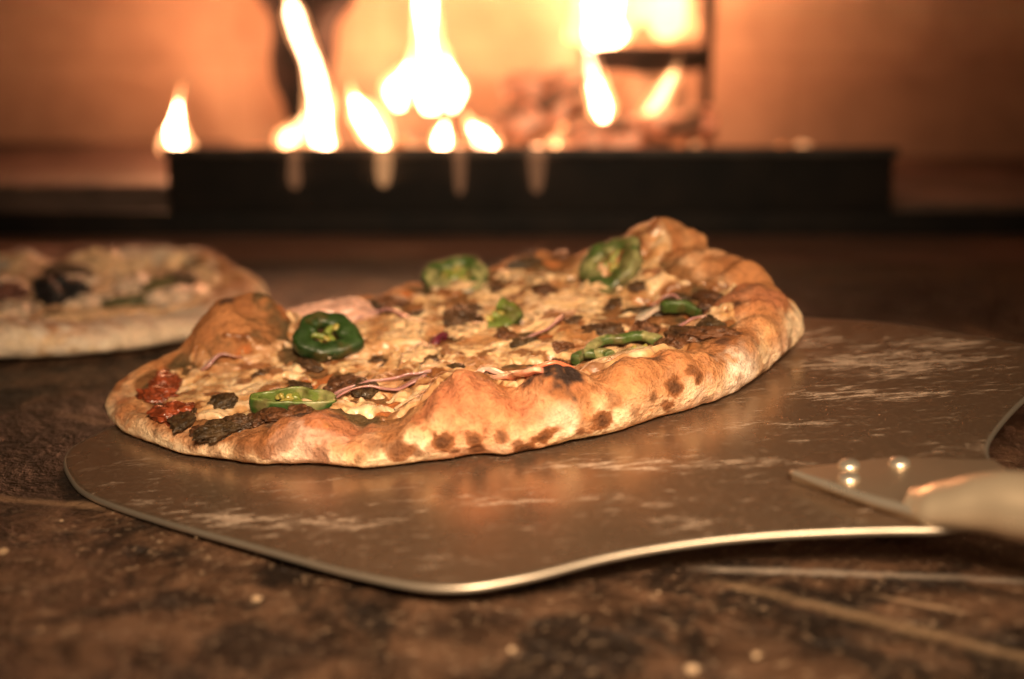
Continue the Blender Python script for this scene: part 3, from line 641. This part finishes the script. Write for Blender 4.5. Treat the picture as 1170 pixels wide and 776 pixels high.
meats = [(.0077,-.0265,.0095,1.4),(-.0741,-.112,.0045,1),(-.0674,-.117,.0055,1),(-.0418,-.110,.005,1),(-.0612,-.112,.006,1),(-.0542,-.1062,.0045,1),(.0758,-.038,.0045,1),(.0824,-.083,.0065,1),(.0893,-.075,.0065,1),(.078,-.087,.005,1),(.097,-.070,.006,1),(.095,-.079,.006,1),(.0654,-.0239,.004,1),(.100,-.034,.0045,1),(.0319,-.064,.0045,1),(.044,-.071,.0045,1),(.0498,-.0424,.0052,1),(.058,-.042,.004,1),(.0079,-.0839,.0035,1),(.0214,-.0914,.004,1),(-.0471,-.0561,.0045,1),(-.0516,-.062,.004,1),(-.0295,-.0048,.005,1),(-.021,-.0005,.006,1),(-.0366,-.0099,.0045,1),(.0984,-.0494,.005,1),(.0327,.0296,.005,1),(.0477,.0357,.0045,1),(.078,-.018,.004,1),(-.0182,-.0384,.004,1),(.090,-.031,.004,1),(.001,-.0962,.0035,1),(-.0217,-.0551,.004,1),(-.030,-.0848,.0055,1),(-.022,-.092,.005,1),(-.012,-.094,.004,1),(-.062,-.065,.004,1),(-.082,-.055,.004,1),(.036,-.095,.005,1),(.042,-.089,.0045,1),(-.002,-.068,.0035,1),(.025,-.072,.0035,1),(-.048,-.076,.0035,1),(-.005,-.0,.004,1),(.020,.012,.0045,1),(.054,.012,.004,1),(-.081,-.105,.005,1),(-.049,-.1125,.0048,1),(.012,-.012,.0048,1),(.040,.004,.0050,1),(-.010,-.018,.0045,1),(.024,-.050,.0046,1),(.060,-.058,.0048,1),(-.030,-.072,.0046,1),(-.070,-.092,.0046,1),(.074,-.060,.0046,1)]
rs = random.Random(4)
for i, (x, y, r, k) in enumerate(meats):
    if r <= .0040 and i % 2: continue
    r *= .88
    crumble(r, i+1, MC[i % 4], big, (x, y, hz(x, y)+r*(.22 if r > .008 else .10)+.0005), (rs.uniform(1.0, 1.9), rs.uniform(.8, 1.2), rs.uniform(.50, .62)))
# tomato chunks at the left edge
for i, (x, y, r, sc, rz) in enumerate(((-.0965, -.064, .0075, (.75, 1.5, .6), .2), (-.0960, -.0785, .0060, (.9, 1.2, .42), 1), (-.0865, -.0985, .0070, (1.2, .85, .5), -.4))):
    crumble(r, 60+i, (.24, .05, .018), big, (x, y, hz(x, y)+r*.12), sc, 'tomato_piece', M_tomato, .45, (0, 0, rz))

def strip(name, pts, w, t, col, col2, parent, m, curl=0., seed=0, tilt=0.):
    """thin curved band through local pts: width w, thickness t"""
    P = [np.array(p, float) for p in pts]; P = [2*P[0]-P[1]]+P+[2*P[-1]-P[-2]]; C = []
    for k in range(1, len(P)-2):
        for s in range(10):
            q = s/10; C.append(.5*((2*P[k])+(P[k+1]-P[k-1])*q+(2*P[k-1]-5*P[k]+4*P[k+1]-P[k+2])*q*q+(3*P[k]-P[k-1]-3*P[k+1]+P[k+2])*q**3))
    C.append(P[-2]); C = np.array(C); T = np.gradient(C, axis=0); T /= np.linalg.norm(T, axis=1)[:, None]
    n = len(C); V = []; cols = []; prof = []
    K = 14
    for j in range(K):
        a = 2*math.pi*j/K; prof.append((math.copysign(abs(math.cos(a))**.6, math.cos(a))*.5*w, math.copysign(abs(math.sin(a))**.6, math.sin(a))*.5*t))
    for i, (c_, tt) in enumerate(zip(C, T)):
        s = np.cross(tt, [0, 0, 1.]); s /= np.linalg.norm(s)+1e-9; u = np.cross(s, tt)
        s, u = s*math.cos(tilt)+u*math.sin(tilt), -s*math.sin(tilt)+u*math.cos(tilt)
        f = min(1, min(i, n-1-i)/3+.35)
        for (a, b_) in prof:
            V.append(c_+s*a*f+u*(b_-curl*(a/w*2)**2)); cols.append(abs(a/w*2))
    V = np.array(V); V += .0004*np.stack([vnoise(V/.004, seed+k) for k in range(3)], 1)+min(.0018, w*.12)*np.stack([vnoise(V/.009, seed+7+k) for k in range(3)], 1)
    cols = np.array(cols); cc = np.tile(col, (len(V), 1)).astype(float); cc = cmix(cc, col2, sst(.5, 1, cols+.3*fbm(V, .006, 2, seed))); cc = cmix(cc, (.30, .12, .05), sst(.1, .5, fbm(V, .008, 3, seed+5))*.7)
    F = [(i*K+j, i*K+(j+1) % K, (i+1)*K+(j+1) % K, (i+1)*K+j) for i in range(n-1) for j in range(K)]
    F += [tuple(range(K))[::-1], tuple((n-1)*K+j for j in range(K))]
    me = bpy.data.meshes.new(name); me.from_pydata([tuple(v) for v in V], [], F); me.update()
    for p_ in me.polygons: p_.use_smooth = True
    setcol(me, np.clip(cc, 0, 1)); return link(name, me, m, parent)
def onion(pts2, w, t, lift, seed, tilt=.5, col=(.62, .42, .36), col2=(.36, .17, .17)):
    pts = [(x, y, hz(x, y)+lift*.45*(1 if 0 < i < len(pts2)-1 else 0)+.0014) for i, (x, y) in enumerate(pts2)]
    strip('onion_sliver', pts, w*1.15, t*.85, tuple(x*.8 for x in col), tuple(x*.8 for x in col2), big, M_onion, 0, seed, tilt*.6)
onion([(.031, -.058), (.041, -.052), (.0445, -.046), (.046, -.038)], .0032, .0011, .003, 1, .9, (.58, .30, .24))
onion([(-.033, -.093), (-.022, -.0905), (-.011, -.0865), (.000, -.085)], .004, .0012, .003, 2, .9, (.66, .46, .42))
onion([(-.032, -.0975), (-.022, -.096), (-.011, -.094), (-.002, -.088)], .0035, .0012, .002, 3, .6, (.5, .26, .22))
onion([(.078, -.034), (.084, -.030), (.089, -.031), (.092, -.035)], .004, .0013, .003, 4, .8, (.50, .34, .28))
onion([(.072, -.046), (.080, -.041), (.090, -.042), (.098, -.046)], .006, .0014, .0025, 5, .3, (.66, .54, .42), (.5, .38, .3))
onion([(.013, -.097), (.018, -.0925), (.023, -.096), (.027, -.100)], .004, .0015, .003, 6, .5, (.80, .60, .5), (.6, .36, .3))
onion([(-.010, -.1175), (-.005, -.112), (-.001, -.106)], .005, .0012, .0025, 7, .9, (.82, .70, .5), (.6, .45, .28))
onion([(.082, -.063), (.089, -.058), (.097, -.060)], .004, .0013, .002, 8, .5, (.6, .42, .3))
onion([(-.085, -.058), (-.078, -.054), (-.070, -.053)], .005, .0013, .002, 9, .5, (.62, .42, .34))
onion([(-.002, -.0535), (.000, -.050), (.0025, -.0475)], .0048, .003, .0035, 10, .9, (.16, .02, .045), (.10, .015, .03))
onion([(-.034, -.020), (-.026, -.014), (-.018, -.016), (-.012, -.022)], .004, .0013, .003, 11, .7, (.55, .36, .30))
onion([(.060, -.090), (.068, -.086), (.075, -.087)], .005, .0013, .002, 12, .4, (.66, .56, .32), (.4, .35, .15))
# ham: a thin slice standing at the back left edge, strips on the front crust
def ham(pts2, w, t, zoff, seed, tilt, col=(.70, .34, .27), col2=(.62, .42, .36)):
    pts = [(x, y, (hz(x, y) if zoff[0] < .01 else 0)+z_) for (x, y), z_ in zip(pts2, zoff)]
    strip('ham_slice', pts, w, t, col, col2, big, M_onion, 0, seed, tilt)
crumble(.0115, 77, (.52, .30, .23), big, (-.0455, -.0165, .0125), (1.75, .75, .78), 'ham_slice', M_onion, .35, (0, 0, .25), 0.)
ham([(.0225, -.108), (.028, -.117), (.033, -.1235), (.0375, -.1265)], .0055, .0016, (.003, .002, .0015, .0012), 22, .5, (.66, .24, .17), (.72, .36, .25))
ham([(.0345, -.119), (.041, -.118), (.047, -.1135)], .005, .0016, (.001, .001, .0005), 23, .3, (.62, .12, .06), (.6, .16, .08))

# chilli pepper rings
def ring(R, wall, hgt, a0, a1, seed, loc, rot, ribs=3, squash=1., seeds=6, cheese=0., skin=(.012, .034, .006), flesh=(.045, .075, .016)):
    n = 90; K = 20; closed = abs(a1-a0) >= 359
    V = []; cols = []; A = np.radians(np.linspace(a0, a1, n, endpoint=not closed))
    def wob(a): return 1+.10*math.cos(3*a+seed)+.06*math.cos(5*a+seed*2)+.03*math.cos(9*a+seed*3)
    for i, a in enumerate(A):
        for j in range(K):
            b_ = 2*math.pi*j/K
            rr = R*wob(a)+wall*.5*math.copysign(abs(math.cos(b_))**.55, math.cos(b_)); zz = hgt*.5*math.copysign(abs(math.sin(b_))**.55, math.sin(b_))
            f = 1
            if not closed: f = min(1, min(i, n-1-i)/4+.6)
            V.append((rr*math.cos(a), rr*math.sin(a)*squash, zz*f)); cols.append(math.cos(b_))
    V = np.array(V); V += (.0005 if wall > .005 else .00018)*np.stack([vnoise(V/.0045, seed+k) for k in range(3)], 1)+.00015*np.stack([vnoise(V/.0015, seed+k) for k in range(3)], 1)
    cols = np.array(cols)
    c = np.tile(flesh, (len(V), 1)).astype(float); c = cmix(c, skin, sst(.55, .92, cols)); c = cmix(c, (.10, .17, .03), sst(.35, .0, -cols)*0)
    if cheese: c = cmix(c, (.34, .29, .13), sst(-.15, .25, fbm(V, .005, 3, seed))*cheese*(V[:, 2] > -hgt*.2))
    c = c*(1+.45*fbm(V, .003, 3, seed+3))[:, None]; c = cmix(c, (.07, .045, .012), sst(.15, .4, fbm(V, .006, 3, seed+8))*.6)
    F = [(i*K+j, ((i+1) % n)*K+j, ((i+1) % n)*K+(j+1) % K, i*K+(j+1) % K) for i in range(n if closed else n-1) for j in range(K)]
    if not closed: F += [tuple(range(K)), tuple((n-1)*K+j for j in range(K))[::-1]]
    me = bpy.data.meshes.new('chilli_ring'); me.from_pydata([tuple(v) for v in V], [], F); me.update()
    for p_ in me.polygons: p_.use_smooth = True
    setcol(me, np.clip(c, 0, 1)); o = link('chilli_ring', me, M_green, big, loc, rot)
    rg = random.Random(seed)
    for k in range(ribs):
        a = math.radians(lerp(a0, a1, (k+.5)/max(ribs, 1))); p0 = (R*.86*math.cos(a), R*.86*math.sin(a)*squash, 0); p1 = (R*.12*math.cos(a+.5), R*.12*math.sin(a+.5), 0)
        pm = ((p0[0]+p1[0])/2, (p0[1]+p1[1])/2+R*.05, .0004)
        me = tube('membrane', [p0, pm, p1], [R*.14, R*.17, R*.22], 12, .8, .004, 8, seed+k)
        setcol(me, np.tile([.15, .18, .03], (len(me.vertices), 1))); link('membrane', me, M_green, o)
    for k in range(seeds):
        a = math.radians(rg.uniform(a0, a1)); q = rg.uniform(.25, .62)*R
        bm = bmesh.new(); bmesh.ops.create_uvsphere(bm, u_segments=14, v_segments=9, radius=1)
        for v_ in bm.verts: v_.co = Vector((v_.co.x*.0017, v_.co.y*.0014, v_.co.z*.0008))
        me = bm_mesh(bm, 'seed'); setcol(me, np.tile([.30, .25, .06], (len(me.vertices), 1)))
        link('seed', me, M_onion, o, (q*math.cos(a), q*math.sin(a)*squash, rg.uniform(0, hgt*.4)), (rg.uniform(-.9, .9), rg.uniform(-.9, .9), rg.uniform(0, 3)))
    return o
def R_(a, b_, c_): return tuple(math.radians(x) for x in (a, b_, c_))
# whole ring beside the standing ham
ring(.0086, .0076, .0060, 0, 360, 1, (-.0400, -.0480, hz(-.040, -.047)+.0045), R_(34, 8, 10), 3, .85, 5, 0, (.009, .028, .005), (.018, .042, .008))
# long ring lying low at the front left, skin side showing
ring(.0125, .0036, .0056, 0, 360, 2, (-.0440, -.1030, hz(-.0435, -.103)+.0030), R_(8, 6, 4), 2, .40, 6, .5, (.020, .062, .009), (.10, .14, .028))
# cheese covered ring at the back edge
ring(.0100, .0078, .0065, 0, 360, 3, (.0047, .0235, hz(.0045, .0235)+.0030), R_(30, 5, 0), 4, .75, 6, .8)
# large tilted ring near the puffed crust
ring(.0098, .0076, .0070, 0, 360, 4, (.0670, .0000, .0215), R_(38, -14, -30), 3, .95, 5, .45)
# wedge beside the largest crumble
ring(.0075, .006, .0065, -80, 85, 5, (.0195, -.0325, hz(.018, -.03)+.0040), R_(35, 15, -20), 1, .9, 2, 0, (.016, .050, .007), (.09, .12, .02))
# small skin pieces on the right
ring(.0085, .0035, .005, 30, 140, 6, (.0885, -.0520, hz(.0875, -.05)+.0025), R_(20, 10, -8), 0, .7, 0)
ring(.0165, .0042, .0032, 35, 150, 7, (.0680, -.0880, hz(.068, -.08)+.0012), R_(15, -2, 18), 0, .75, 2, .6)
ring(.008, .004, .004, 20, 140, 8, (.0540, -.0885, hz(.054, -.0885)+.0012), R_(10, 0, 10), 0, .6, 0, .6)
# loose melted lumps draped on the cheese
def dollop(x, y, r, sc, seed, col=(.58, .38, .21), lift=.2):
    crumble(r, seed, col, big, (x, y, hz(x, y)+r*lift), sc, 'cheese_lump', M_cheese, .5, (0, 0, seed*.7))
for i, (x, y, r) in enumerate(((.028, .028, .006), (.038, .020, .005), (-.012, -.030, .006), (.034, -.030, .005), (.010, -.042, .006), (-.005, -.062, .006), (.028, -.105, .0055), (.062, -.006, .006), (.004, .019, .0055), (.010, .025, .005), (-.040, -.050, .004), (-.047, -.103, .004), (-.036, -.1035, .0045))):
    dollop(x, y, r, (1.5, 1.0, .42), 100+i)

# ---------------------------------------------------------------- second pizza
far = empty('pizza', (-.237, .640, .0006)); tag(far, 'paler blurred pizza lying on the oven floor at the left edge behind the peel', 'pizza')
t2 = []
for a in range(0, 360, 10):
    c_, s_ = math.cos(math.radians(a)), math.sin(math.radians(a)); R2 = 1/math.sqrt((c_/.122)**2+(s_/.083)**2)
    t2.append((a, R2, .0125+.003*math.sin(a*.05)+(.006 if 20 < a < 70 else 0)+(.004 if 90 < a < 110 else 0), .024))
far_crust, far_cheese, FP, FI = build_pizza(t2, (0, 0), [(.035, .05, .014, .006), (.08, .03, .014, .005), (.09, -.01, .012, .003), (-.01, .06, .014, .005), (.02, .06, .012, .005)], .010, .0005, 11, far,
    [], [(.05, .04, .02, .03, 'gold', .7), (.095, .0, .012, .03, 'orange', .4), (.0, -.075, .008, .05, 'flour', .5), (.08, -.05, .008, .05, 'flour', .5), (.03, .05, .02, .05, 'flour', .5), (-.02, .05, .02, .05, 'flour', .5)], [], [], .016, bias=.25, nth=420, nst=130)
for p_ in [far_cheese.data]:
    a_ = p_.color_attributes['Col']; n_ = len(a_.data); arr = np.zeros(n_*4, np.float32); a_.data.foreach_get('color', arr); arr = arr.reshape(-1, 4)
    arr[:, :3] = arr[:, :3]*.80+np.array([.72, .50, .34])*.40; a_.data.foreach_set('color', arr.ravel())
def fh(x, y): return height_at(FP, FI, x, y)
for i, (x, y, r, c_) in enumerate(((.032, -.012, .0125, (.012, .009, .010)), (.075, .002, .008, (.11, .09, .03)), (.082, .012, .007, (.10, .06, .03)), (.065, -.026, .007, (.11, .10, .04)), (-.002, -.035, .009, (.06, .025, .015)),
                                   (.02, .035, .009, (.12, .07, .04)), (-.015, -.05, .006, (.04, .05, .02)), (.01, -.012, .008, (.16, .06, .04)))):
    crumble(r, 200+i, c_, far, (x, y, fh(x, y)+r*.28), (1.3, 1, .6), 'olive_piece' if i == 0 else 'sausage_crumble')
for i, (x, y) in enumerate(((.05, -.02), (.02, -.04), (.03, .012), (.06, .01), (-.005, .01), (.085, -.018))):
    crumble(.009, 230+i, (.62, .46, .34), far, (x, y, fh(x, y)+.002), (1.5, 1, .4), 'cheese_lump', M_cheese)

# ---------------------------------------------------------------- peel
peel = empty('pizza_peel'); peel.matrix_world = PM
tag(peel, 'flour dusted steel pizza peel with a round metal handle running off to the right', 'pizza peel')
OUT = [(-.119, -.091), (-.1222, -.1005), (-.1205, -.111), (-.1150, -.1235), (-.1043, -.1400), (-.0772, -.162), (-.0493, -.1814), (-.0235, -.1996), (-.0090, -.2085), (.0015, -.2140), (.0096, -.2162), (.0170, -.2165), (.0250, -.2148), (.034, -.2122), (.0518, -.2050), (.0747, -.2003), (.0971, -.1991), (.1245, -.2010), (.138, -.2030), (.152, -.200), (.160, -.192), (.1630, -.182), (.1630, -.170), (.1650, -.1557), (.1713, -.142), (.1887, -.1169), (.205, -.100), (.216, -.088), (.217, -.078), (.2064, -.0649), (.196, -.0545), (.1796, -.0390), (.1612, -.0255), (.1396, -.0164), (.118, -.004), (.08, .010), (.02, .006), (-.03, -.010), (-.07, -.035), (-.100, -.062)]
def smooth_outline(O, sub=8):
    n = len(O); r = []
    for k in range(n):
        p0, p1, p2, p3 = (np.array(O[(k+j-1) % n]) for j in range(4))
        for s in range(sub):
            t = s/sub; r.append(.5*((2*p1)+(p2-p0)*t+(2*p0-5*p1+4*p2-p3)*t*t+(3*p1-p0-3*p2+p3)*t**3))
    return np.array(r)
o2 = smooth_outline(OUT)
# gaussian smooth
for _ in range(8): o2 = .5*o2+.25*(np.roll(o2, 1, 0)+np.roll(o2, -1, 0))
nO = len(o2); tan = np.roll(o2, -1, 0)-np.roll(o2, 1, 0); tan /= np.linalg.norm(tan, axis=1)[:, None]; inn = np.stack([-tan[:, 1], tan[:, 0]], 1)
prof = [(.0020, -.0002), (.0010, -.0003), (.0004, -.0006), (.0, -.0012), (.0002, -.0018), (.0010, -.0022)]
V = []
for (a, z_) in prof:
    for k in range(nO): V.append((*(o2[k]+inn[k]*a), z_))
F = []
for j in range(len(prof)-1):
    for k in range(nO):
        F.append((j*nO+k, (j+1)*nO+k, (j+1)*nO+(k+1) % nO, j*nO+(k+1) % nO))
F.append(tuple(range(nO))); F.append(tuple((len(prof)-1)*nO+k for k in range(nO))[::-1])
me = bpy.data.meshes.new('blade'); me.from_pydata([tuple(map(float, v)) for v in V], [], F); me.update()
for p_ in me.polygons: p_.use_smooth = len(p_.vertices) == 4
blade = link('blade', me, M_blade, peel)
V2 = []; pr2 = [(.0009, -.00025), (.0006, -.0002), (.00012, -.0006), (-.00012, -.0012), (.00005, -.0018), (.0008, -.0024)]
for (a, z_) in pr2:
    for k in range(nO): V2.append(tuple(map(float, (*(o2[k]+inn[k]*a), z_))))
me = bpy.data.meshes.new('blade_edge'); me.from_pydata(V2, [], [(j*nO+k, (j+1)*nO+k, (j+1)*nO+(k+1) % nO, j*nO+(k+1) % nO) for j in range(5) for k in range(nO)]); me.update()
for p_ in me.polygons: p_.use_smooth = True
link('blade_edge', me, M_edge, peel)
# tang plate
def prism(name, poly, z0, z1, m, parent, bev=.0008):
    bm = bmesh.new(); vs = [bm.verts.new((x, y, z0)) for x, y in poly]; f = bm.faces.new(vs)
    r = bmesh.ops.extrude_face_region(bm, geom=[f]); bmesh.ops.translate(bm, vec=(0, 0, z1-z0), verts=[e for e in r['geom'] if isinstance(e, bmesh.types.BMVert)])
    bmesh.ops.recalc_face_normals(bm, faces=bm.faces); bmesh.ops.bevel(bm, geom=list(bm.edges), offset=bev, segments=3, affect='EDGES', profile=.6)
    return link(name, bm_mesh(bm, name), m, parent)
prism('tang', [(.1055, -.1675), (.1085, -.1640), (.136, -.1610), (.163, -.1680), (.166, -.190), (.150, -.2030), (.1315, -.1990)], 0, .0026, steel('worn_tang_steel', (.60, .47, .34), .30, .40), peel)
me = tube('tang_glint', [(.1058, -.1678, .0030), (.115, -.1800, .0030), (.124, -.1912, .0032), (.1325, -.2000, .0034)], [.0009, .0013, .0014, .0014], 12)  # bright tube added to imitate light caught on the tang's near edge
link('tang_glint', me, M_rivet, peel)
for (x, y) in ((.1225, -.1655), (.1205, -.1745), (.1365, -.1665)):
    bm = bmesh.new(); bmesh.ops.create_uvsphere(bm, u_segments=24, v_segments=14, radius=.0031)
    for v_ in bm.verts: v_.co.z *= .55
    link('rivet', bm_mesh(bm, 'rivet'), M_rivet, peel, (x, y, .0028))
# handle: crimped socket that swells into a tube
hd = Vector((.805, -.593, .045)).normalized(); h0 = Vector((.1330, -.1925, .0030))
hp = [h0+hd*t for t in (0, .008, .018, .03, .05, .09, .2, .45)]
me = tube('handle', hp, [.0050, .0074, .0080, .0088, .0092, .0094, .0095, .0095], 48, 1.0, 0, 8)
# crimp flat near the blade
for v_ in me.vertices:
    t = (v_.co-h0).dot(hd); ax = h0+hd*t; d = v_.co-ax; k = min(1, max(0, t/.025)); k = k*k*(3-2*k)
    side = Vector((hd.y, -hd.x, 0)).normalized(); sd = d.dot(side); rest = d-side*sd
    v_.co = ax+side*sd*lerp(1.3, 1.0, k)+rest*lerp(.7, 1.0, k)+Vector((0, 0, lerp(0, .0035, k)))
handle = link('handle', me, M_handle, peel)

# crumbs and flour grains on the stone
bm = bmesh.new(); rg = random.Random(12)
pts_c = [(rg.uniform(-.2, .2), rg.uniform(.29, .40), rg.uniform(.0003, .0008)) for _ in range(40)]+[(rg.uniform(-.3, .3), rg.uniform(.40, .75), rg.uniform(.0003, .0008)) for _ in range(14)]
pts_c = pts_c[::2]+[(.042, .300, .0016), (.058, .307, .0012), (-.066, .338, .0012), (-.142, .368, .0016), (-.146, .372, .0012), (.0, .31, .001), (-.11, .40, .001)]
for (x, y, r) in pts_c:
    res = bmesh.ops.create_icosphere(bm, subdivisions=1, radius=r)
    for v_ in res['verts']: v_.co = Vector((v_.co.x*rg.uniform(.7, 1.6), v_.co.y, v_.co.z*.7))+Vector((x, y, r*.4))
o = link('crumbs', bm_mesh(bm, 'crumbs', False), plain('flour_crumbs', (.28, .18, .10), (.5, .36, .24), 50, .5, .0001))
tag(o, 'scattered flour grains and crumbs on the dark oven floor', 'crumbs', kind='stuff')

# ---------------------------------------------------------------- light
def lamp(name, kind, loc, power, color, size=.05, target=None, spread=None):
    L = bpy.data.lights.new(name, kind); L.energy = power; L.color = color
    if kind == 'AREA':
        L.shape = 'DISK'; L.size = size
        if spread: L.spread = math.radians(spread)
    else: L.shadow_soft_size = size
    o = bpy.data.objects.new(name, L); COL.objects.link(o); o.location = loc
    if target is not None: o.rotation_euler = (Vector(target)-Vector(loc)).to_track_quat('-Z', 'Y').to_euler()
    return o
WARM = (1., .715, .445)
lamp('key_light', 'AREA', (.02, -.03, .34), .76, WARM, .13, (.0, .44, .01), 50)
lamp('fill_light', 'AREA', (.30, -.02, .30), .26, WARM, .25, (.12, .40, .01), 70)
for lx, ly, lz, e_ in ((-.22, 1.03, .12, .70), (-.13, 1.04, .11, .62), (-.03, 1.05, .12, .62), (.07, 1.06, .12, .46), (.15, 1.05, .09, .24)):
    lamp('fire_light', 'POINT', (lx, ly, lz), e_, (1, .39, .18), .03)
w = bpy.data.worlds.new('World'); S.world = w; w.use_nodes = True
w.node_tree.nodes['Background'].inputs['Color'].default_value = (1, .55, .3, 1); w.node_tree.nodes['Background'].inputs['Strength'].default_value = .015

# ---------------------------------------------------------------- camera
cam = bpy.data.cameras.new('camera'); co = bpy.data.objects.new('camera', cam); COL.objects.link(co)
co.location = (0, 0, .16046580); co.rotation_euler = (math.radians(75), 0, 0)
cam.lens = 50; cam.sensor_width = 36; cam.clip_start = .01; cam.clip_end = 20
cam.dof.use_dof = True; cam.dof.focus_distance = .458; cam.dof.aperture_fstop = 4.6
S.camera = co
S.view_settings.view_transform = 'Standard'; S.view_settings.look = 'None'; S.view_settings.exposure = 0; S.view_settings.gamma = 1
S.cycles.use_denoising = True; S.cycles.max_bounces = 6; S.cycles.transparent_max_bounces = 16
S.cycles.sample_clamp_indirect = 4
S.cycles.use_adaptive_sampling = True
